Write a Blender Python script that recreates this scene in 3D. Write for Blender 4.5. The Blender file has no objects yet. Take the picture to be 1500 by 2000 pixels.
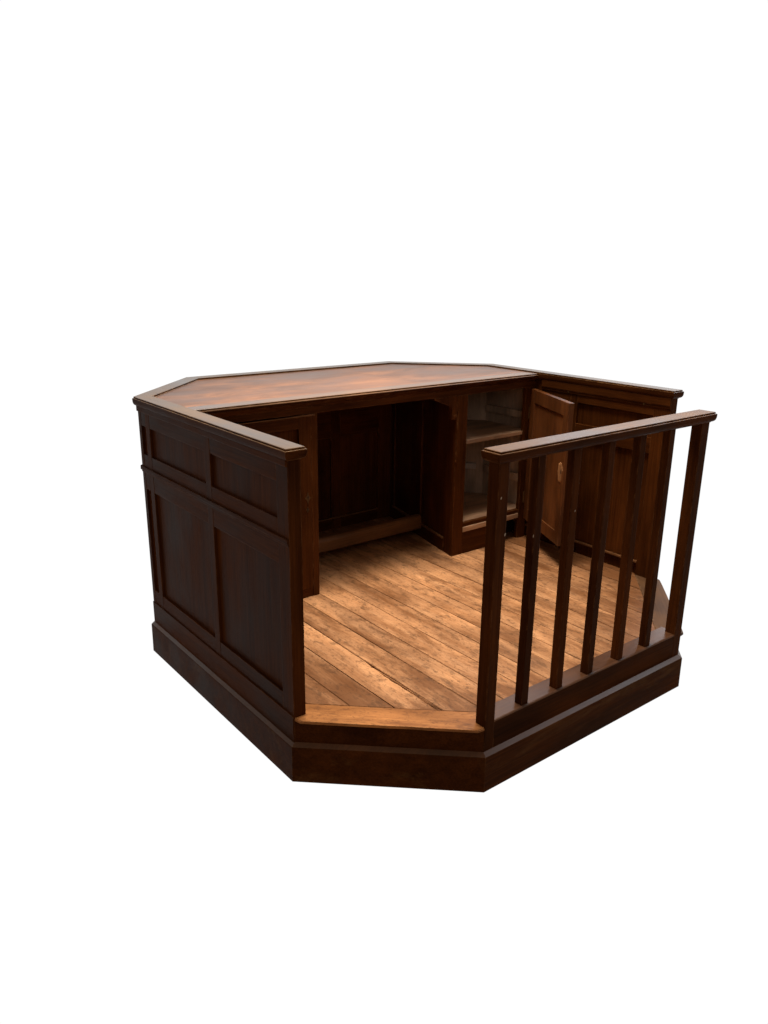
import bpy, bmesh, math, random
from mathutils import Matrix, Vector
random.seed(7)
C = bpy.context.scene.collection
S = bpy.context.scene

# ------------------------------------------------------------------ camera
R_, U_, F_ = Vector((0.78692, -0.616963, 0.010661)), Vector((0.17636, 0.241432, 0.954258)), Vector((0.591315, 0.749044, -0.298795))
cam = bpy.data.cameras.new('camera')
cam.sensor_fit = 'HORIZONTAL'
cam.sensor_width = 36.0
cam.lens = 1526.37 / 1500 * 36.0
cam.clip_start, cam.clip_end = 0.05, 100
co = bpy.data.objects.new('camera', cam)
C.objects.link(co)
m = Matrix((R_, U_, -F_)).transposed().to_4x4()
m.translation = Vector((-1.1327, -1.4771, 1.602))
co.matrix_world = m
S.camera = co

# ------------------------------------------------------------------ world: a white studio sweep, dim room behind and above the camera
W = bpy.data.worlds.new('World')
S.world = W
W.use_nodes = True
wt = W.node_tree
wt.nodes.clear()


def N(t, kind, **kw):
    n = t.nodes.new(kind)
    for k, v in kw.items():
        if k.startswith('i_'):
            n.inputs[k[2:].replace('_', ' ')].default_value = v
        else:
            setattr(n, k, v)
    return n


def math_(t, op, a, b=None, c=None):
    n = t.nodes.new('ShaderNodeMath')
    n.operation = op
    for i, v in enumerate((a, b, c)):
        if v is None:
            continue
        if isinstance(v, (int, float)):
            n.inputs[i].default_value = v
        else:
            t.links.new(v, n.inputs[i])
    return n.outputs[0]


def smooth(t, v, lo, hi, a=0.0, b=1.0):
    n = t.nodes.new('ShaderNodeMapRange')
    n.interpolation_type = 'SMOOTHSTEP'
    t.links.new(v, n.inputs[0])
    for i, x in enumerate((lo, hi, a, b)):
        n.inputs[i + 1].default_value = x
    return n.outputs[0]


tc = N(wt, 'ShaderNodeTexCoord')
sep = N(wt, 'ShaderNodeSeparateXYZ')
wt.links.new(tc.outputs['Generated'], sep.inputs[0])
X, Y, Z = sep.outputs
facing = math_(wt, 'ADD', math_(wt, 'MULTIPLY', X, 0.62), math_(wt, 'MULTIPLY', Y, 0.785))   # 1 = the sweep, -1 = the room
flat = math_(wt, 'SQRT', math_(wt, 'ADD', math_(wt, 'MULTIPLY', X, X), math_(wt, 'MULTIPLY', Y, Y)))
facing = math_(wt, 'DIVIDE', facing, math_(wt, 'MAXIMUM', flat, 0.001))
sweep = math_(wt, 'MULTIPLY', smooth(wt, facing, 0.36, 0.62), smooth(wt, Z, 0.36, 0.62, 1.0, 0.0))
mixw = N(wt, 'ShaderNodeMix', data_type='RGBA')
wt.links.new(sweep, mixw.inputs[0])
mixw.inputs[6].default_value = (0.21, 0.142, 0.093, 1)
mixw.inputs[7].default_value = (1.0, 1.0, 1.0, 1)
bgn = N(wt, 'ShaderNodeBackground')
bgn.inputs[1].default_value = 1.02
wt.links.new(mixw.outputs[2], bgn.inputs[0])
wo = N(wt, 'ShaderNodeOutputWorld')
wt.links.new(bgn.outputs[0], wo.inputs[0])


def area(name, loc, target, sx, sy, power, col, spread=180):
    l = bpy.data.lights.new(name, 'AREA')
    l.shape = 'RECTANGLE'
    l.size, l.size_y = sx, sy
    l.energy = power
    l.color = col
    l.spread = math.radians(spread)
    o = bpy.data.objects.new(name, l)
    C.objects.link(o)
    o.location = loc
    o.rotation_euler = (Vector(target) - Vector(loc)).to_track_quat('-Z', 'Y').to_euler()
    return o


area('ceiling_lamp', (0.80, 0.85, 3.7), (0.90, 0.68, 0.2), 1.0, 1.0, 27, (1.0, 0.86, 0.70), 62)
area('window_light', (6.2, 2.2, 4.0), (1.0, 0.3, 0.3), 4.6, 1.1, 105, (0.86, 0.91, 1.0))

area('side_window', (5.3, -2.0, 3.85), (1.0, 0.0, 0.2), 1.3, 1.3, 36, (0.90, 0.92, 1.0))
area('front_window', (-2.4, -4.2, 3.3), (1.3, 1.1, 0.5), 2.2, 1.8, 22, (1.0, 0.90, 0.80))

S.view_settings.view_transform = 'Standard'
S.view_settings.look = 'None'
S.view_settings.exposure = 0
S.view_settings.gamma = 1

# ------------------------------------------------------------------ materials


def wood(name, axis, light, dark, wear, rough=0.5, spec=0.05, grain=1.0, edge=0.75, stain=None, streak=0.5, coat=0.0, coat_rough=0.15, turn=0.0, traffic=None, speck=None, seed=0.0, stretch=0.22):
    """Procedural timber whose grain runs along axis ('x', 'y', 'z')."""
    mt = bpy.data.materials.new(name)
    mt.use_nodes = True
    t = mt.node_tree
    b = t.nodes['Principled BSDF']
    tc = N(t, 'ShaderNodeTexCoord')
    oi = N(t, 'ShaderNodeObjectInfo')
    off = N(t, 'ShaderNodeVectorMath', operation='SCALE')
    off.inputs[0].default_value = (3.1, 5.7, 9.3)
    t.links.new(oi.outputs['Random'], off.inputs['Scale'])
    rot = N(t, 'ShaderNodeMapping')
    rot.inputs['Rotation'].default_value = (0, 0, turn)
    t.links.new(tc.outputs['Object'], rot.inputs[0])
    rot.inputs['Location'].default_value = (seed * 7.3, seed * 3.9, seed * 1.7)
    add = N(t, 'ShaderNodeVectorMath', operation='ADD')
    t.links.new(rot.outputs[0], add.inputs[0])
    t.links.new(off.outputs[0], add.inputs[1])

    def stretched(across, along, detail, rgh=0.6, dist=0.0):
        mp = N(t, 'ShaderNodeMapping')
        mp.inputs['Scale'].default_value = tuple(along if a == axis else across for a in 'xyz')
        t.links.new(add.outputs[0], mp.inputs[0])
        n = N(t, 'ShaderNodeTexNoise')
        n.inputs['Scale'].default_value = 1.0
        n.inputs['Detail'].default_value = detail
        n.inputs['Roughness'].default_value = rgh
        n.inputs['Distortion'].default_value = dist
        t.links.new(mp.outputs[0], n.inputs['Vector'])
        return n.outputs['Fac']
    broad = stretched(26 * grain, 1.3, 4, 0.55, 0.6)
    fine = stretched(190 * grain, 5.0, 3, 0.6)
    blot = stretched(5.0, 2.2, 5, 0.6)
    g = math_(t, 'ADD', math_(t, 'MULTIPLY', broad, streak), math_(t, 'MULTIPLY', fine, 1 - streak))
    ramp = N(t, 'ShaderNodeValToRGB')
    ramp.color_ramp.elements[0].position = 0.36
    ramp.color_ramp.elements[1].position = 0.66
    ramp.color_ramp.elements[0].color = (*dark, 1)
    ramp.color_ramp.elements[1].color = (*light, 1)
    t.links.new(g, ramp.inputs[0])
    col = ramp.outputs[0]
    # blotchy old varnish
    bl = N(t, 'ShaderNodeMix', data_type='RGBA', blend_type='MULTIPLY')
    bl.inputs[0].default_value = 1.0
    t.links.new(col, bl.inputs[6])
    br = N(t, 'ShaderNodeValToRGB')
    br.color_ramp.elements[0].position = 0.32
    br.color_ramp.elements[1].position = 0.7
    br.color_ramp.elements[0].color = (0.50, 0.47, 0.46, 1)
    br.color_ramp.elements[1].color = (1.38, 1.34, 1.22, 1)
    t.links.new(blot, br.inputs[0])
    t.links.new(br.outputs[0], bl.inputs[7])
    col = bl.outputs[2]
    if stain:
        sc, scol, lo, hi = stain
        sn = stretched(sc, sc * stretch, 7, 0.70, 0.4)
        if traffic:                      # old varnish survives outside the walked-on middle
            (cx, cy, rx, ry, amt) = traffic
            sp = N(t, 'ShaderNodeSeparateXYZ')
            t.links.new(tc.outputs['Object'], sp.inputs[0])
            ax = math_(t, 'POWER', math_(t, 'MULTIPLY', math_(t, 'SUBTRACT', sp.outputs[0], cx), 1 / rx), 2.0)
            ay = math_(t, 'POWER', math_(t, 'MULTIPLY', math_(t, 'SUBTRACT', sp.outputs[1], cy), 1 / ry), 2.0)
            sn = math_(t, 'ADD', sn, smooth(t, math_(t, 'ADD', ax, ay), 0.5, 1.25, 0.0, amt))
        mx = N(t, 'ShaderNodeMix', data_type='RGBA')
        t.links.new(smooth(t, sn, lo, hi, 0.0, 0.84), mx.inputs[0])
        t.links.new(col, mx.inputs[6])
        mx.inputs[7].default_value = (*scol, 1)
        col = mx.outputs[2]
    if speck:                            # grime ground into the bare wood
        for a_, b_, lo, hi, am in ((38, 18, 0.50, 0.68, 0.6), (120, 60, 0.54, 0.66, 0.6)):
            sn = stretched(a_, b_, 4, 0.7, 0.3)
            mx = N(t, 'ShaderNodeMix', data_type='RGBA')
            t.links.new(smooth(t, sn, lo, hi, 0.0, am), mx.inputs[0])
            t.links.new(col, mx.inputs[6])
            mx.inputs[7].default_value = (*speck, 1)
            col = mx.outputs[2]
    if edge:
        bv = N(t, 'ShaderNodeBevel', samples=4)
        bv.inputs['Radius'].default_value = 0.006
        ge = N(t, 'ShaderNodeNewGeometry')
        dt = N(t, 'ShaderNodeVectorMath', operation='DOT_PRODUCT')
        t.links.new(bv.outputs[0], dt.inputs[0])
        t.links.new(ge.outputs['True Normal'], dt.inputs[1])
        em = smooth(t, dt.outputs['Value'], 0.8, 0.99, 1.0, 0.0)
        wn = N(t, 'ShaderNodeTexNoise')
        wn.inputs['Scale'].default_value = 23
        wn.inputs['Detail'].default_value = 5
        t.links.new(add.outputs[0], wn.inputs['Vector'])
        em = math_(t, 'MULTIPLY', em, smooth(t, wn.outputs['Fac'], 0.42, 0.66, 0.0, edge))
        mx = N(t, 'ShaderNodeMix', data_type='RGBA')
        t.links.new(em, mx.inputs[0])
        t.links.new(col, mx.inputs[6])
        mx.inputs[7].default_value = (*wear, 1)
        col = mx.outputs[2]
    t.links.new(col, b.inputs['Base Color'])
    b.inputs['Specular IOR Level'].default_value = spec
    b.inputs['Coat Weight'].default_value = coat
    b.inputs['Coat Roughness'].default_value = coat_rough
    t.links.new(smooth(t, blot, 0.25, 0.75, rough - 0.07, rough + 0.12), b.inputs['Roughness'])
    bp = N(t, 'ShaderNodeBump')
    bp.inputs['Strength'].default_value = 0.25
    bp.inputs['Distance'].default_value = 0.0012
    t.links.new(math_(t, 'ADD', math_(t, 'MULTIPLY', fine, 0.6), math_(t, 'MULTIPLY', broad, 0.5)), bp.inputs['Height'])
    t.links.new(bp.outputs[0], b.inputs['Normal'])
    return mt


OL, OD, OW = (0.086, 0.0275, 0.0058), (0.040, 0.0115, 0.0026), (0.24, 0.115, 0.05)
WX = wood('dark_oak_across', 'x', OL, OD, OW)
WY = wood('dark_oak_deep', 'y', OL, OD, OW)
WZ = wood('dark_oak_upright', 'z', OL, OD, OW)
WD1 = wood('dark_oak_diagonal', 'x', OL, OD, OW, turn=math.radians(45))
RAIL_X = wood('polished_rail_across', 'x', (0.165, 0.082, 0.028), (0.095, 0.045, 0.016), (0.30, 0.18, 0.10), rough=0.42, spec=0.22, coat=0.12, coat_rough=0.25)  # paler than the rail sides: top sheen partly put into base colour
RAIL_Y = wood('polished_rail_deep', 'y', (0.20, 0.115, 0.046), (0.12, 0.067, 0.026), (0.30, 0.18, 0.10), rough=0.38, spec=0.3, coat=0.32, coat_rough=0.22)  # likewise lightened for the sheen on the capping rail's top
PLINTH = wood('scuffed_plinth', 'x', OL, OD, OW, stain=(9, (0.125, 0.062, 0.022), 0.52, 0.74))
WORN_LIT = wood('worn_highlit_wood', 'x', (0.19, 0.088, 0.036), (0.11, 0.048, 0.019), OW, rough=0.45, spec=0.25)  # foot wear, plus highlights painted as paler colour on beads and drip strip
LEDGE = wood('rubbed_sheen_ledge', 'x', (0.125, 0.052, 0.018), (0.07, 0.027, 0.010), (0.3, 0.2, 0.14), rough=0.42, spec=0.5, coat=0.4, coat_rough=0.36, edge=0.0)  # rubbed wood, made paler to carry the reflected sheen of the ledges
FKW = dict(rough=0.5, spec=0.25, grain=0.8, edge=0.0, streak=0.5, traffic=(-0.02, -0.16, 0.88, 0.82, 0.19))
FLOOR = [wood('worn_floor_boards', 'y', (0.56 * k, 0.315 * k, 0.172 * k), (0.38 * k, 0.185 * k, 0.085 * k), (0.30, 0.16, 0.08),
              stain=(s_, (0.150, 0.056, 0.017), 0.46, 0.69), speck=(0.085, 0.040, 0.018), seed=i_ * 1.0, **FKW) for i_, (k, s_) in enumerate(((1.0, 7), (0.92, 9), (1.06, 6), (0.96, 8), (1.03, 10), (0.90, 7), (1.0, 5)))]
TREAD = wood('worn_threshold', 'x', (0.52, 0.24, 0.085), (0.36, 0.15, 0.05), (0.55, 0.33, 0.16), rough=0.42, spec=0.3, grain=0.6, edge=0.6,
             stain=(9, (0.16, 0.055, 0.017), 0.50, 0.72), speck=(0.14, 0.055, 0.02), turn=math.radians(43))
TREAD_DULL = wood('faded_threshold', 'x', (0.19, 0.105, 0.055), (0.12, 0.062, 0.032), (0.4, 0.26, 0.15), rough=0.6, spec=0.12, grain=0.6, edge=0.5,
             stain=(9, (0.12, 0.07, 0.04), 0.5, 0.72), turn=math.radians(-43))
TOP = wood('worn_desk_top', 'x', (0.37, 0.178, 0.096), (0.26, 0.118, 0.062), (0.3, 0.15, 0.08), rough=0.45, spec=0.3, grain=0.35, edge=0.0,
           stretch=0.55, stain=(7, (0.15, 0.074, 0.042), 0.40, 0.68), streak=0.7, coat=0.25, coat_rough=0.35)
EDGING = wood('desk_edging', 'x', (0.23, 0.128, 0.066), (0.15, 0.080, 0.040), (0.26, 0.16, 0.1), rough=0.38, spec=0.35, coat=0.4, coat_rough=0.25)
PALE = wood('bare_cupboard_wood', 'z', (0.44, 0.33, 0.265), (0.31, 0.23, 0.18), (0.2, 0.14, 0.1), rough=0.6, spec=0.2, edge=0.0, grain=0.4,
            stain=(5, (0.05, 0.03, 0.022), 0.5, 0.75))
SHELF = wood('bare_shelf_wood', 'x', (0.48, 0.31, 0.21), (0.30, 0.19, 0.13), (0.26, 0.15, 0.08), rough=0.55, spec=0.2, edge=0.4,
             stain=(5, (0.06, 0.04, 0.034), 0.5, 0.75))
DOORW = wood('door_panel_wood', 'z', (0.155, 0.055, 0.015), (0.085, 0.028, 0.008), (0.2, 0.1, 0.05), rough=0.42, spec=0.3)
RAW = wood('torn_raw_wood', 'z', (0.52, 0.27, 0.12), (0.30, 0.14, 0.06), (0.5, 0.3, 0.2), rough=0.7, spec=0.15, edge=0.0,
           stain=(60, (0.10, 0.035, 0.012), 0.55, 0.68))
SUB = wood('subfloor', 'x', (0.03, 0.014, 0.008), (0.015, 0.007, 0.004), (0.03, 0.02, 0.01), rough=0.8, spec=0.1, edge=0.0)


def plain(name, col, rough, metal=0.0, spec=0.4):
    mt = bpy.data.materials.new(name)
    mt.use_nodes = True
    t = mt.node_tree
    b = t.nodes['Principled BSDF']
    tc = N(t, 'ShaderNodeTexCoord')
    n = N(t, 'ShaderNodeTexNoise')
    n.inputs['Scale'].default_value = 90
    t.links.new(tc.outputs['Object'], n.inputs['Vector'])
    r = N(t, 'ShaderNodeValToRGB')
    r.color_ramp.elements[0].color = (*[c * 0.6 for c in col], 1)
    r.color_ramp.elements[1].color = (*[min(1, c * 1.3) for c in col], 1)
    t.links.new(n.outputs['Fac'], r.inputs[0])
    t.links.new(r.outputs[0], b.inputs['Base Color'])
    b.inputs['Roughness'].default_value = rough
    b.inputs['Metallic'].default_value = metal
    b.inputs['Specular IOR Level'].default_value = spec
    return mt


BRASS = plain('tarnished_brass', (0.09, 0.048, 0.018), 0.5, 0.6)
CHIP = plain('pale_filler', (0.40, 0.35, 0.30), 0.8)
VOID = plain('keyhole_black', (0.004, 0.003, 0.003), 0.9)

# ------------------------------------------------------------------ geometry helpers
WD, DP = 1.987, 1.94            # overall width and depth of the octagon
AX, AY, BX, BY = 0.447, 0.409, 0.401, 0.401
T = 0.0445                      # wall thickness
ORG = Vector((WD / 2, DP / 2, 0))
FL = 0.2245                     # floor level inside
YD = 1.188                      # face of the desk front
OCT = [(0, AY), (AX, 0), (WD - AX, 0), (WD, AY), (WD, DP - BY), (WD - BX, DP), (BX, DP), (0, DP - BY)]


def offset(poly, o):
    n = len(poly)
    area_ = sum(poly[i][0] * poly[(i + 1) % n][1] - poly[(i + 1) % n][0] * poly[i][1] for i in range(n))
    s = 1 if area_ > 0 else -1
    out = []
    for i in range(n):
        p0, p1, p2 = (Vector(poly[(i + k) % n]) for k in (-1, 0, 1))
        d1, d2 = (p1 - p0).normalized(), (p2 - p1).normalized()
        n1, n2 = Vector((d1.y, -d1.x)) * s, Vector((d2.y, -d2.x)) * s
        den = 1 + n1.dot(n2)
        out.append(tuple(p1 + (n1 + n2) * (o / den)))
    return out


def clip(poly, a, b, c):
    """keep the part of poly with a*x + b*y <= c"""
    out = []
    for i in range(len(poly)):
        p, q = poly[i], poly[(i + 1) % len(poly)]
        dp, dq = a * p[0] + b * p[1] - c, a * q[0] + b * q[1] - c
        if dp <= 0:
            out.append(p)
        if dp * dq < 0:
            k = dp / (dp - dq)
            out.append((p[0] + (q[0] - p[0]) * k, p[1] + (q[1] - p[1]) * k))
    return out


def clip_poly(poly, conv):
    """clip poly by a CCW convex polygon"""
    n = len(conv)
    for i in range(n):
        p, q = conv[i], conv[(i + 1) % n]
        a, b = q[1] - p[1], -(q[0] - p[0])
        poly = clip(poly, a, b, a * p[0] + b * p[1])
        if len(poly) < 3:
            return []
    return poly


def join(bm, t, mi=0, M=None):
    if M is not None:
        bmesh.ops.transform(t, matrix=M, verts=t.verts)
    bmesh.ops.recalc_face_normals(t, faces=t.faces)
    for f in t.faces:
        f.material_index = mi
    me = bpy.data.meshes.new('tmp')
    t.to_mesh(me)
    t.free()
    bm.from_mesh(me)
    bpy.data.meshes.remove(me)


def box(bm, x0, x1, y0, y1, z0, z1, b=0.0018, mi=0, M=None, seg=2):
    t = bmesh.new()
    bmesh.ops.create_cube(t, size=1)
    for v in t.verts:
        v.co = ((x0 + x1) / 2 + v.co.x * (x1 - x0), (y0 + y1) / 2 + v.co.y * (y1 - y0), (z0 + z1) / 2 + v.co.z * (z1 - z0))
    if b:
        b = min(b, 0.45 * min(abs(x1 - x0), abs(y1 - y0), abs(z1 - z0)))
        bmesh.ops.bevel(t, geom=t.edges[:], offset=b, segments=seg, affect='EDGES', profile=0.6)
    join(bm, t, mi, M)


def rings(bm, rs, caps=True, mi=0, M=None):
    """skin a list of equal-length closed rings of 3D points"""
    t = bmesh.new()
    vs = [[t.verts.new(p) for p in r] for r in rs]
    n = len(rs[0])
    for a, b in zip(vs, vs[1:]):
        for i in range(n):
            t.faces.new((a[i], a[(i + 1) % n], b[(i + 1) % n], b[i]))
    if caps:
        f1, f2 = t.faces.new(vs[0]), t.faces.new(vs[-1])
        bmesh.ops.triangulate(t, faces=[f1, f2])
    join(bm, t, mi, M)


def moulded(bm, poly, profile, caps=True, mi=0):
    rings(bm, [[(x, y, z) for x, y in offset(poly, o)] for o, z in profile], caps, mi)


def prism(bm, poly, z0, z1, b=0.001, mi=0, M=None):
    t = bmesh.new()
    lo = [t.verts.new((x, y, z0)) for x, y in poly]
    hi = [t.verts.new((x, y, z1)) for x, y in poly]
    n = len(poly)
    t.faces.new(lo)
    t.faces.new(hi)
    for i in range(n):
        t.faces.new((lo[i], lo[(i + 1) % n], hi[(i + 1) % n], hi[i]))
    if b:
        bmesh.ops.bevel(t, geom=t.edges[:], offset=b, segments=1, affect='EDGES')
    join(bm, t, mi, M)


def frame_matrix(origin, udir, depth):
    """local (u, d, z): u along the wall, d into it from the outer face"""
    u, d = Vector((*udir, 0)).normalized(), Vector((*depth, 0)).normalized()
    M = Matrix((u, d, Vector((0, 0, 1)))).transposed().to_4x4()
    M.translation = Vector((*origin, 0))
    return M


def obj(name, bm, mats, parent, origin=ORG, smooth_angle=None):
    me = bpy.data.meshes.new(name)
    bmesh.ops.translate(bm, verts=bm.verts, vec=-Vector(origin))
    bm.to_mesh(me)
    bm.free()
    for mt in (mats if isinstance(mats, (list, tuple)) else [mats]):
        me.materials.append(mt)
    o = bpy.data.objects.new(name, me)
    C.objects.link(o)
    o.parent = parent
    return o


B = bmesh.new

# ------------------------------------------------------------------ the desk
desk = bpy.data.objects.new('clerk_desk', None)
desk.empty_display_size = 0.2
C.objects.link(desk)
desk.location = ORG
desk['label'] = 'eight-sided dark brown wooden enclosed desk with panelled sides, worn plank floor and slatted front railing'
desk['category'] = 'desk'

# plinth and riser
bm = B()
moulded(bm, OCT, [(-0.03, 0.001), (0.0165, 0.0), (0.0158, 0.060), (0.0154, 0.118), (0.0152, 0.1255), (0.0142, 0.1275), (-0.001, 0.1378), (-0.03, 0.138)])
for f in bm.faces:
    f.material_index = 1 if f.normal.z > 0.5 else 0  # upward faces paler: ledge sheen put into the colour
obj('plinth', bm, [PLINTH, LEDGE], desk)
bm = B()
moulded(bm, OCT, [(-0.03, 0.132), (-0.0025, 0.132), (-0.0025, 0.2152), (-0.03, 0.2152)])
obj('riser', bm, WX, desk)

# floor boards (front to back), with the splintered joint near the left opening
INN = offset(OCT, -0.012)
seams = [0.010, 0.080, 0.187, 0.297, 0.412, 0.520, 0.622, 0.733, 0.845, 0.945, 1.053, 1.162, 1.268, 1.376, 1.484, 1.592, 1.700, 1.808, 1.915, 1.978]
OPEN = INN
for sgn in (1, -1):            # leave room for the two thresholds
    h = math.hypot(AX, AY)
    w = 0.0925
    if sgn == 1:
        OPEN = clip(OPEN, -AY / h, -AX / h, -(AX * AY / h + w))
    else:
        OPEN = clip(OPEN, AY / h, -AX / h, AY * WD / h - AX * AY / h - w)
rb = random.Random(3)
bm = B()
tones = 0
for i in range(len(seams) - 1):
    x0, x1 = seams[i] + 0.0009, seams[i + 1] - 0.0009
    dz = rb.uniform(-0.0012, 0.0008)
    if abs(seams[i + 1] - 0.412) < 1e-6:       # right-hand edge is broken away along the joint
        pts = [(x1, 0.02)]
        for k in range(1, 24):
            y = 0.12 + k * 0.0205
            bite = max(0.0, math.sin(min(1, max(0, (y - 0.13) / 0.48)) * math.pi)) ** 0.7
            pts.append((x1 - bite * (0.0135 + rb.uniform(-0.0025, 0.0035)), y))
        pts.append((x1, 1.99))
        poly = [(x0, 0.0)] + [(x1, 0.0)] + pts + [(x0, 1.99)]
    else:
        poly = [(x0, 0.0), (x1, 0.0), (x1, 1.99), (x0, 1.99)]
    poly = clip_poly(poly, OPEN)
    # drop repeated points
    cl = []
    for q in poly:
        if not cl or math.dist(q, cl[-1]) > 1e-4:
            cl.append(q)
    if math.dist(cl[0], cl[-1]) < 1e-4:
        cl.pop()
    if len(cl) > 2:
        t = bmesh.new()
        lo = [t.verts.new((x, y, FL - 0.02)) for x, y in cl]
        hi = [t.verts.new((x, y, FL + dz)) for x, y in cl]
        t.faces.new(lo)
        top = t.faces.new(hi)
        for k in range(len(cl)):
            t.faces.new((lo[k], lo[(k + 1) % len(cl)], hi[(k + 1) % len(cl)], hi[k]))
        if len(cl) < 12:
            bmesh.ops.bevel(t, geom=list(top.edges), offset=0.0016, segments=2, affect='EDGES')
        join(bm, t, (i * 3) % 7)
# splinters lifting out of the broken joint
for (xa, ya, xb, yb, wd) in ((0.4025, 0.59, 0.4065, 0.33, 0.0028), (0.4045, 0.44, 0.4095, 0.17, 0.0032), (0.400, 0.36, 0.4005, 0.16, 0.0026)):
    rings(bm, [[(xa + dx * k, ya + (yb - ya) * s, FL - 0.006 + 0.009 * s + dz_ * k) for dx, dz_ in ((-wd, 0), (wd, 0), (wd * 0.6, 0.003), (-wd * 0.6, 0.003))]
               for s, k in ((0, 0.2), (0.4, 1.0), (0.8, 0.8), (1, 0.15))])
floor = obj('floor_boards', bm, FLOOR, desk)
bm = B()
prism(bm, offset(OCT, -0.02), 0.172, 0.2005, 0)
obj('subfloor', bm, SUB, desk)

# thresholds across the two corner openings: clipped corners, worn nosing


def threshold(flip):
    h = math.hypot(AX, AY)
    nx, ny = -AY / h, -AX / h                # outward
    ux, uy = AX / h, -AY / h                 # along, from left wall to railing

    def P(s, o):
        x, y = ux * s + nx * o, AY + uy * s + ny * o
        return (WD - x, y) if flip else (x, y)
    L = h
    poly = [P(-0.001, -0.003), P(0.022, 0.0135)]
    rr = random.Random(5)
    for k in range(1, 12):
        poly.append(P(0.022 + (L - 0.044) * k / 12, 0.0135 + rr.uniform(-0.0012, 0.0008)))
    poly += [P(L - 0.022, 0.0135), P(L + 0.001, -0.003), P(L + 0.030, -0.0922), P(-0.030, -0.0922)]
    bm = B()
    if flip:
        poly = poly[::-1]
    t = bmesh.new()
    lo = [t.verts.new((x, y, FL - 0.009)) for x, y in poly]
    hi = [t.verts.new((x, y, FL + 0.0005)) for x, y in poly]
    t.faces.new(lo)
    top = t.faces.new(hi)
    n = len(poly)
    for k in range(n):
        t.faces.new((lo[k], lo[(k + 1) % n], hi[(k + 1) % n], hi[k]))
    bmesh.ops.bevel(t, geom=list(top.edges), offset=0.0025, segments=3, affect='EDGES')
    join(bm, t)
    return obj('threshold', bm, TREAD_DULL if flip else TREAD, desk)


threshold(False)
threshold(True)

# ------------------------------------------------------------------ panelled walls
ZB, ZT = 0.1362, 1.074


def wall(name, origin, udir, depth, length, mats, uprights, rows, extra=None, t=T, rec=(0.0095, 0.030), z0=ZB, label=None):
    """mats = (upright grain, along grain). uprights: list of (u0, u1). rows: (z0, z1) of the rails; panels fill the gaps."""
    M = frame_matrix(origin, udir, depth)
    bm = B()
    for a, b in uprights:
        box(bm, a, b, 0, t, z0, ZT, 0.0016, 0, M)
    for (ua, ub), (uc, ud) in zip(uprights, uprights[1:]):
        for r0, r1 in rows:
            box(bm, ub, uc, 0.0006, t - 0.0006, r0, r1, 0.0016, 1, M)
    w = obj(name, bm, mats, desk)
    if label:
        w['label'] = label
    for (ua, ub), (uc, ud) in zip(uprights, uprights[1:]):
        for (r0, r1), (r2, r3) in zip(rows, rows[1:]):
            bm = B()
            box(bm, ub - 0.004, uc + 0.004, rec[0], rec[1], r1 - 0.004, r2 + 0.004, 0, 0, M)
            obj('panel', bm, mats[0], w)
    return w, M


rowsA = [(ZB, 0.290), (0.735, 0.880), (0.995, ZT)]
LEN = DP - BY - AY
# left wall: u runs from the front end (0) to the back corner
def uy(y): return y - AY
left, ML = wall('side_wall', (0, AY), (0, 1), (1, 0), LEN, (WZ, WY),
                [(0, 0.066), (0.505, 0.545), (1.023, 1.060), (1.104, LEN)], rowsA)
bm = B()
box(bm, 0.0, LEN, -0.006, 0.001, 0.812, 0.828, 0.003, 0, ML)
box(bm, 0.0, LEN, -0.003, 0.001, 0.804, 0.8125, 0.002, 0, ML)
obj('dado_moulding', bm, WY, left)
bm = B()
box(bm, 0.0, LEN, -0.0035, 0.001, ZB + 0.0005, 0.232, 0.002, 0, ML)
obj('skirting', bm, WY, left)
bm = B()
box(bm, 0.0, LEN, -0.006, 0.001, 1.050, 1.0735, 0.003, 0, ML)
obj('frieze_moulding', bm, WY, left)

# right wall: seen from inside; d = 0 is its outer face
rowsE = [(ZB, 0.283), (0.812, 0.884), (0.985, ZT)]
right, MR = wall('side_wall', (WD, AY), (0, 1), (-1, 0), LEN, (WZ, WY),
                 [(0, 0.084), (0.505, 0.545), (1.023, 1.060), (1.104, LEN)], [(ZB, 0.222), (0.287, 0.2900), (0.812, 0.884), (0.985, ZT)], rec=(0.010, 0.030))
bm = B()
box(bm, 0.084, 1.02, T - 0.012, T + 0.003, 0.2835, 0.2925, 0.002, 0, MR)
obj('skirting_bead', bm, WORN_LIT, right)  # pale bead colour carries the ledge highlight
bm = B()
box(bm, 0.0, 0.73, T - 0.001, T + 0.010, 1.036, 1.0735, 0.004, 0, MR)
box(bm, 0.0, 0.73, T - 0.001, T + 0.005, 1.024, 1.0365, 0.002, 0, MR)
obj('frieze_moulding', bm, WY, right)

# back wall and the two rear corners
GL = WD - 2 * BX
back, MB = wall('back_wall', (BX, DP), (1, 0), (0, -1), GL, (WZ, WX),
                [(0, 0.07), (0.36, 0.42), (0.765, 0.825), (1.085, GL)], rowsA)
bm = B()
box(bm, 0, GL, -0.0085, 0.001, 0.810, 0.828, 0.003, 0, MB)
obj('dado_moulding', bm, WX, back)
bm = B()
box(bm, 0.22, 1.08, T - 0.001, T + 0.006, 0.284, 0.292, 0.002, 0, MB)
obj('skirting_bead', bm, WORN_LIT, back)  # highlight along the bead painted by its paler wood colour
HL = math.hypot(BX, BY)
for nm, org, ud, dd in (('corner_wall', (0, DP - BY), (1, 1), (1, -1)), ('corner_wall', (WD, DP - BY), (-1, 1), (-1, -1))):
    w, MC = wall(nm, org, ud, dd, HL, (WZ, WX), [(0.0005, 0.055), (HL - 0.055, HL - 0.0005)], rowsA)
    bm = B()
    box(bm, 0.0, HL, -0.0085, 0.001, 0.810, 0.828, 0.003, 0, MC)
    obj('dado_moulding', bm, WX, w)

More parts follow.
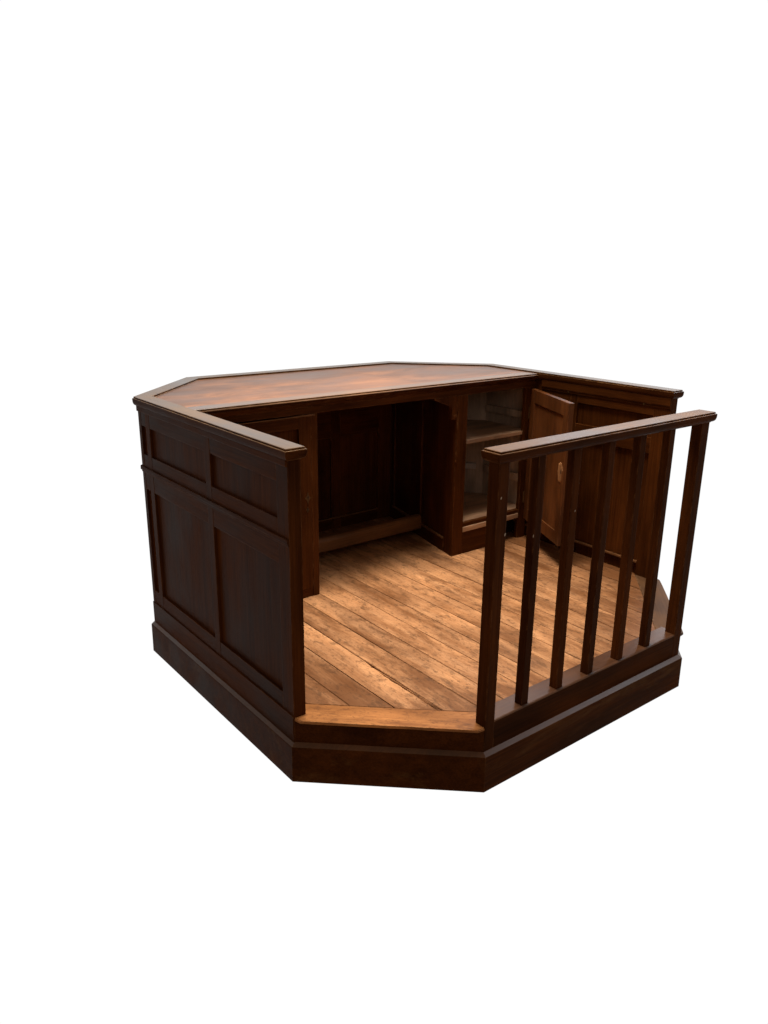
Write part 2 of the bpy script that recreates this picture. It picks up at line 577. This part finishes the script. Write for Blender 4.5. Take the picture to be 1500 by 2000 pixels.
# ------------------------------------------------------------------ capping rail round the sides and back
RAILP = [(0.0, -0.032), (0.0020, -0.0315), (0.0025, -0.0290), (0.0070, -0.0280), (0.0110, -0.0250), (0.0138, -0.0205), (0.0152, -0.0145),
         (0.0157, -0.0080), (0.0158, -0.0022), (0.0150, -0.0004), (0.0135, 0.0002), (0.0108, 0.0004), (0.0108, 0.0052), (0.0095, 0.0068)]
RAILP[-1:] = [(0.0100, 0.0064), (0.0088, 0.0068)]


def top_faces(bm):
    for f in bm.faces:
        f.material_index = 1 if f.normal.z > 0.45 else 0  # upward faces take a paler copy, top sheen put into colour


CR = 1.1
outer = [(0, AY), (0, DP - BY), (BX, DP), (WD - BX, DP), (WD, DP - BY), (WD, AY)]
hh = T * math.tan(math.radians(22.5))
inner = [(WD - T, AY), (WD - T, DP - BY - hh), (WD - BX - hh, DP - T), (BX + hh, DP - T), (T, DP - BY - hh), (T, AY)]
bm = B()
moulded(bm, outer + inner, [(o, CR + z) for o, z in RAILP])
top_faces(bm)
obj('capping_rail', bm, [WY, RAIL_Y], desk)

# ------------------------------------------------------------------ desk top
inn2 = [(T - 0.004, YD - 0.02), (WD - T + 0.004, YD - 0.02)] + [(WD - T + 0.004, DP - BY - hh), (WD - BX - hh, DP - T + 0.004), (BX + hh, DP - T + 0.004), (T - 0.004, DP - BY - hh)]
bm = B()
edge_y = 1.232
poly = clip(inn2, 0, -1, -edge_y)
prism(bm, poly, 1.078, 1.0995, 0)
obj('desk_top', bm, TOP, desk)
bm = B()
# edging board with moulded front, run along x
prof = [(edge_y - 0.0005, 1.078), (1.172, 1.078), (1.168, 1.079), (1.164, 1.084), (1.1595, 1.0875), (1.1575, 1.0905), (1.159, 1.0932), (1.1625, 1.0938), (1.1625, 1.0985), (1.1645, 1.1002), (edge_y - 0.0005, 1.1002)]
rings(bm, [[(x, y, z) for y, z in prof] for x in (T - 0.001, WD - T + 0.001)])
top_faces(bm)
obj('desk_edging', bm, [WX, EDGING], desk)
bm = B()
prof = [(1.21, 1.0775), (1.1735, 1.0775), (1.1745, 1.072), (1.1795, 1.066), (1.1835, 1.0625), (1.1850, 1.058), (1.21, 1.058)]
rings(bm, [[(x, y, z) for y, z in prof] for x in (T + 0.001, WD - T - 0.006)])
obj('bed_moulding', bm, WX, desk)
bm = B()
box(bm, T + 0.001, WD - T - 0.001, YD, YD + 0.02, 1.030, 1.0578, 0.0015)
obj('apron', bm, WX, desk)

# left pedestal: stile, cabinet door with key plate, side
bm = B()
box(bm, 0.586, 0.6165, YD + 0.0008, YD + 0.024, FL, 1.0298, 0.0016)
box(bm, 0.590, 0.6155, YD + 0.024, DP - T - 0.001, FL, 1.0775, 0.001)
obj('pedestal_side', bm, WZ, desk)
bm = B()
box(bm, T + 0.002, 0.585, YD + 0.004, YD + 0.022, FL, 0.262, 0.0016)
obj('pedestal_rail', bm, WX, desk)
bm = B()
x0, x1, z0, z1 = T + 0.012, 0.5845, 0.265, 1.0205
box(bm, 0.5265, x1, YD - 0.001, YD + 0.02, z0, z1, 0.0018, 0)
box(bm, x0, x0 + 0.06, YD - 0.001, YD + 0.02, z0, z1, 0.0018, 0)
box(bm, x0 + 0.06, 0.5265, YD - 0.0005, YD + 0.02, 0.973, z1, 0.0018, 1)
box(bm, x0 + 0.06, 0.5265, YD - 0.0005, YD + 0.02, z0, 0.373, 0.0018, 1)
cab = obj('cabinet_door', bm, [WZ, WX], desk)
bm = B()
box(bm, x0 + 0.056, 0.530, YD + 0.0145, YD + 0.019, 0.370, 0.976, 0)
obj('panel', bm, WZ, cab)
# strip over the door with its broken upper edge
bm = B()
poly = [(0.06, 1.0213), (0.604, 1.0213), (0.604, 1.0255), (0.585, 1.0285), (0.560, 1.027), (0.545, 1.0296), (0.535, 1.026), (0.45, 1.0245), (0.30, 1.0235), (0.06, 1.0235)]
M = Matrix(((1, 0, 0, 0), (0, 0, 1, 0), (0, 1, 0, 0), (0, 0, 0, 1)))
prism(bm, poly, YD - 0.004, YD + 0.01, 0.0006, 0, M)
obj('drip_strip', bm, WORN_LIT, desk)  # bright line over the door painted as paler wood


def keyplate(bm, cx, cz, y, s=1.0):
    out = []
    for k in range(36):
        a = 2 * math.pi * k / 36
        r = 0.0125 + 0.0035 * math.cos(4 * a) + 0.0015 * math.cos(8 * a)
        out.append((cx + r * math.cos(a) * 0.8 * s, cz + r * math.sin(a) * 1.45 * s))
    prism(bm, out, y - 0.0018, y + 0.001, 0.0004, 0, M)
    for r, dz, hgt in ((0.0028, 0.004, 0), (0.0016, -0.003, 0)):
        ring = [(cx + r * math.cos(2 * math.pi * k / 14), cz + dz + r * 1.5 * math.sin(2 * math.pi * k / 14)) for k in range(14)]
        prism(bm, ring, y - 0.0024, y, 0, 1, M)


bm = B()
keyplate(bm, 0.563, 0.675, YD - 0.001)
obj('key_plate', bm, [BRASS, VOID], cab)
bm = B()
keyplate(bm, 0.561, 0.625, YD - 0.001, 0.55)
obj('key_plate', bm, [BRASS, VOID], cab)

# right side of the kneehole: flares back at an angle
kd = Vector((0.245, 1.0)).normalized()
KL = 0.715 / kd.y
MK = frame_matrix((1.4065, YD + 0.021), (kd.x, kd.y), (kd.y, -kd.x))
bm = B()
TK = 0.022
box(bm, 0, 0.062, 0, TK, FL, 1.0775, 0.0016, 0, MK)
box(bm, 0.33, 0.385, 0, TK, 0.297, 1.0775, 0.0016, 0, MK)
box(bm, KL - 0.075, KL - 0.012, 0, TK, 0.297, 1.0775, 0.0016, 0, MK)
box(bm, 0.062, KL - 0.012, -0.003, TK, FL, 0.297, 0.0022, 1, MK)
box(bm, 0.062, 0.33, 0.0005, TK, 1.00, 1.0775, 0.0016, 1, MK)
box(bm, 0.385, KL - 0.075, 0.0005, TK, 1.00, 1.0775, 0.0016, 1, MK)
ks = obj('kneehole_side', bm, [WZ, WY], desk)
bm = B()
box(bm, 0.066, KL - 0.06, -0.005, 0.008, 0.290, 0.2995, 0.003, 0, MK)
obj('skirting_bead', bm, WORN_LIT, ks)  # lit ledge line put into the bead's colour
for a, b in ((0.062, 0.33), (0.385, KL - 0.075)):
    bm = B()
    box(bm, a - 0.004, b + 0.004, 0.009, 0.016, 0.293, 1.004, 0, 0, MK)
    obj('panel', bm, WZ, ks)

# stile between kneehole and cupboard, bracket, bead
bm = B()
box(bm, 1.404, 1.4735, YD, YD + 0.0205, FL, 1.0298, 0.0018)
obj('pedestal_stile', bm, WZ, desk)
bm = B()
box(bm, 1.879, WD - T - 0.004, YD + 0.0003, YD + 0.0205, FL, 1.0298, 0.0018)
obj('pedestal_stile', bm, WZ, desk)
bm = B()
poly = [(1.262, 1.0296), (1.262, 1.020), (1.285, 1.0165), (1.300, 1.006), (1.325, 0.998), (1.350, 0.990), (1.368, 0.983), (1.374, 0.972), (1.375, 0.945), (1.3745, 0.920), (1.4036, 0.917), (1.4036, 1.0296)]
prism(bm, poly, YD + 0.001, YD + 0.019, 0.0012, 0, M)
poly = [(1.373, 0.930), (1.403, 0.932), (1.403, 0.941), (1.373, 0.939)]
prism(bm, poly, YD - 0.003, YD + 0.0005, 0.0008, 0, M)
obj('corner_bracket', bm, WZ, desk)
bm = B()
poly = [(1.4042, 0.955), (1.4105, 0.955), (1.4105, 0.722), (1.4135, 0.716), (1.4075, 0.700), (1.4000, 0.716), (1.4042, 0.722)]
prism(bm, poly, YD - 0.006, YD - 0.0005, 0.001, 0, M)
obj('stile_bead', bm, WZ, desk)

# foot rail across the kneehole
bm = B()
FY = 1.535
prof = [(FY - 0.024, 0.272), (FY - 0.029, 0.278), (FY - 0.029, 0.326), (FY - 0.025, 0.335), (FY - 0.016, 0.3425), (FY + 0.010, 0.344), (FY + 0.018, 0.339), (FY + 0.020, 0.280), (FY + 0.014, 0.272)]
rings(bm, [[(x + (y - FY) * s, y, z + dz) for y, z in prof] for x, s, dz in ((0.616, 0, 0), (0.9, 0, 0.0006), (1.2, 0, -0.0006), (1.470, 0.2, 0), (1.4835, 0.245, -0.001))])
obj('foot_rail', bm, WORN_LIT, desk)

# ------------------------------------------------------------------ cupboard
room = offset([(1.440, YD + 0.021), (WD - T - 0.0015, YD + 0.021), (WD - T - 0.0015, DP - BY - hh - 0.001), (1.600, 1.860)], -0.0005)
bm = B()
sh = [(1.4765, YD + 0.004), (1.876, YD + 0.006)] + room[1:]
sh = [(1.4765, YD + 0.022), (1.4765, YD + 0.006), (1.877, YD + 0.007), (1.877, YD + 0.0225)] + [(room[1][0], YD + 0.0225)] + room[2:]
prism(bm, sh, 0.788, 0.8065, 0.0012)
obj('shelf', bm, SHELF, desk)
bm = B()
prism(bm, room, 0.372, 0.388, 0.001)
obj('cupboard_base', bm, SHELF, desk)
bm = B()
box(bm, 1.4738, 1.8785, YD + 0.003, YD + 0.0205, 0.3665, 0.3865, 0.0015, 0)
obj('cupboard_rail', bm, WX, desk)
bm = B()
box(bm, 1.4738, 1.8785, YD - 0.0015, YD + 0.020, 0.338, 0.3655, 0.0045, 0)
obj('worn_rail', bm, SHELF, desk)
bm = B()
box(bm, 1.4738, 1.755, YD + 0.001, YD + 0.019, FL, 0.3375, 0.0016, 0)
obj('kick_board', bm, WX, desk)
bm = B()
box(bm, 1.50, WD - T - 0.002, YD + 0.09, YD + 0.105, FL, 0.3715, 0.001, 0)
obj('inner_kick_board', bm, SUB, desk)
# bare boards lining the inside
bm = B()
ex = WD - T - 0.0022
for k in range(3):
    ya = YD + 0.03 + k * 0.1
    box(bm, ex - 0.0065, ex, ya, ya + 0.0985, 0.389, 1.075, 0.0012)
MF = frame_matrix((WD, DP - BY), (-1, 1), (-1, -1))
for k in range(4):
    a = 0.0195 + k * 0.13
    box(bm, a, min(a + 0.1285, HL - 0.15), T + 0.001, T + 0.0075, 0.389, 1.075, 0.0012, 0, MF)
obj('cupboard_lining', bm, PALE, desk)
for z0_, z1_ in ((0.522, 0.562), (0.862, 0.898)):
    bm = B()
    box(bm, ex - 0.024, ex - 0.007, YD + 0.03, DP - BY - hh - 0.02, z0_, z1_, 0.0015)
    obj('shelf_cleat', bm, PALE, desk)
bm = B()
box(bm, 0.062, 0.165, T + 0.008, T + 0.024, 0.532, 0.564, 0.0015, 0, MF)
c = obj('shelf_cleat', bm, plain('pale_block', (0.34, 0.29, 0.27), 0.6), desk)
c['label'] = 'short pale block'

# the cupboard door standing open
hx, hy, tx, ty = 1.908, 1.181, 1.704, 0.773
dd = Vector((tx - hx, ty - hy))
DL = dd.length
dd.normalize()
# outer face of the closed door now turns to the right wall; d runs from the visible inner face towards that wall
MD = frame_matrix((hx, hy), (dd.x, dd.y), (-dd.y, dd.x))
if MD.col[1][0] < 0:
    MD = frame_matrix((hx, hy), (dd.x, dd.y), (dd.y, -dd.x))
TD = 0.026
bm = B()
z0, z1 = 0.336, 1.0235
box(bm, 0, 0.052, 0, TD, z0, z1, 0.002, 0, MD)
box(bm, DL - 0.052, DL, 0, TD, z0, z1, 0.002, 0, MD)
box(bm, 0.052, DL - 0.052, 0.0004, TD - 0.0004, z0, 0.400, 0.002, 1, MD)
box(bm, 0.052, DL - 0.052, 0.0004, TD - 0.0004, 0.958, z1, 0.002, 1, MD)
door = obj('cupboard_door', bm, [DOORW, DOORW], desk)
door['label'] = 'cupboard door standing open'
bm = B()
box(bm, 0.048, DL - 0.048, 0.007, 0.018, 0.396, 0.962, 0, 0, MD)
obj('panel', bm, DOORW, door)
bm = B()
rl = random.Random(11)
ring = []
for k in range(22):
    a = 2 * math.pi * k / 22
    ring.append((0.024 * math.cos(a) * rl.uniform(0.8, 1.15), 0.046 * math.sin(a) * rl.uniform(0.88, 1.08)))
MS = MD @ Matrix.Translation((DL - 0.036, 0, 0.692)) @ Matrix(((1, 0, 0, 0), (0, 0, 1, 0), (0, 1, 0, 0), (0, 0, 0, 1)))
rings(bm, [[(x * s, z * s, d) for x, z in ring] for s, d in ((1.12, 0.002), (1.02, -0.0025), (0.8, -0.0040), (0.35, -0.0042))], True, 0, MS)
sc = obj('lock_scar', bm, RAW, door)
sc['label'] = 'torn pale wood where the lock was'
bm = B()
box(bm, DL - 0.024, DL - 0.019, -0.0055, 0.001, 0.690, 0.708, 0.001, 0, MD)
obj('lock_slot', bm, VOID, door)
for z in (0.45, 0.90):
    bm = B()
    bmesh.ops.create_cone(bm, cap_ends=True, segments=12, radius1=0.005, radius2=0.005, depth=0.06)
    bmesh.ops.translate(bm, verts=bm.verts, vec=(hx + 0.003, hy + 0.006, z))
    obj('hinge', bm, BRASS, door)

# ------------------------------------------------------------------ front railing
bm = B()
xa, xb = AX, WD - AX
rect = [(xa, 0), (xb, 0), (xb, T), (xa, T)]
moulded(bm, rect, [(o, 1.1085 + z) for o, z in RAILP])
top_faces(bm)
obj('handrail', bm, [WX, RAIL_X], desk)
bm = B()
# bottom rail: top a little above the floor, mitred on the octagon, worn front edge
prof = [(0.085, 0.150), (0.0, 0.137), (0.0, 0.2325), (0.0022, 0.2362), (0.006, 0.2375), (0.075, 0.236), (0.077, 0.2335), (0.077, 0.150)]
k = AX / AY
rings(bm, [[(xa + 0.0405 if sgn < 0 else xb - 0.020, y + 0.0004, z) for y, z in prof] for sgn in (-1, 1)])
for f in bm.faces:
    f.material_index = 1 if f.normal.z > 0.5 else 0  # paler top face holds painted sheen
obj('bottom_rail', bm, [WX, LEDGE], desk)
for x0, x1 in ((xa, xa + 0.0415), (xb - 0.0475, xb - 0.0005)):
    bm = B()
    box(bm, 0, x1 - x0, 0, 0.043, 0, 1.0792 - 0.1372, 0.0022)
    o = obj('newel_post', bm, WZ, desk, (0, 0, 0))
    o.location = Vector((x0, 0.0, 0.1372)) - ORG
bal = None
for k in range(5):
    x = [0.637, 0.8095, 0.9755, 1.150, 1.3225][k]
    if bal is None:
        bm = B()
        box(bm, -0.016, 0.016, 0, 0.030, 0, 1.0785 - 0.2368, 0.002)
        bal = obj('baluster', bm, WZ, desk, (0, 0, 0))
        o = bal
    else:
        o = bal.copy()
        C.objects.link(o)
        o.parent = desk
    o.location = Vector((x, 0.0085, 0.2366)) - ORG
    o.rotation_euler = [(0.002, 0.001, 0.02), (-0.001, -0.003, -0.03), (0.002, 0.0025, 0.015), (0.0, -0.002, -0.02), (-0.002, 0.002, 0.03)][k]

# pale nicks and filled nail holes
for x, y, z, w, h in ((0.460, 0.0, 0.975, 0.0026, 0.0045), (0.485, 0.0, 0.860, 0.003, 0.0055), (0.623, 0.0085, 0.828, 0.002, 0.009), (0.813, 0.0085, 0.870, 0.0022, 0.004)):
    bm = B()
    bmesh.ops.create_icosphere(bm, subdivisions=2, radius=1, matrix=Matrix.Translation((x, y, z)) @ Matrix.Rotation(0.35, 4, 'Y') @ Matrix.Diagonal((w, 0.0012, h, 1)))
    obj('filled_nick', bm, CHIP, desk)
for y, z in ((0.965, 1.030), (0.54, 1.030)):
    bm = B()
    bmesh.ops.create_icosphere(bm, subdivisions=2, radius=1, matrix=Matrix.Translation((WD - T - 0.0105, y, z)) @ Matrix.Diagonal((0.0012, 0.0035, 0.006, 1)))
    obj('nail_head', bm, BRASS, desk)
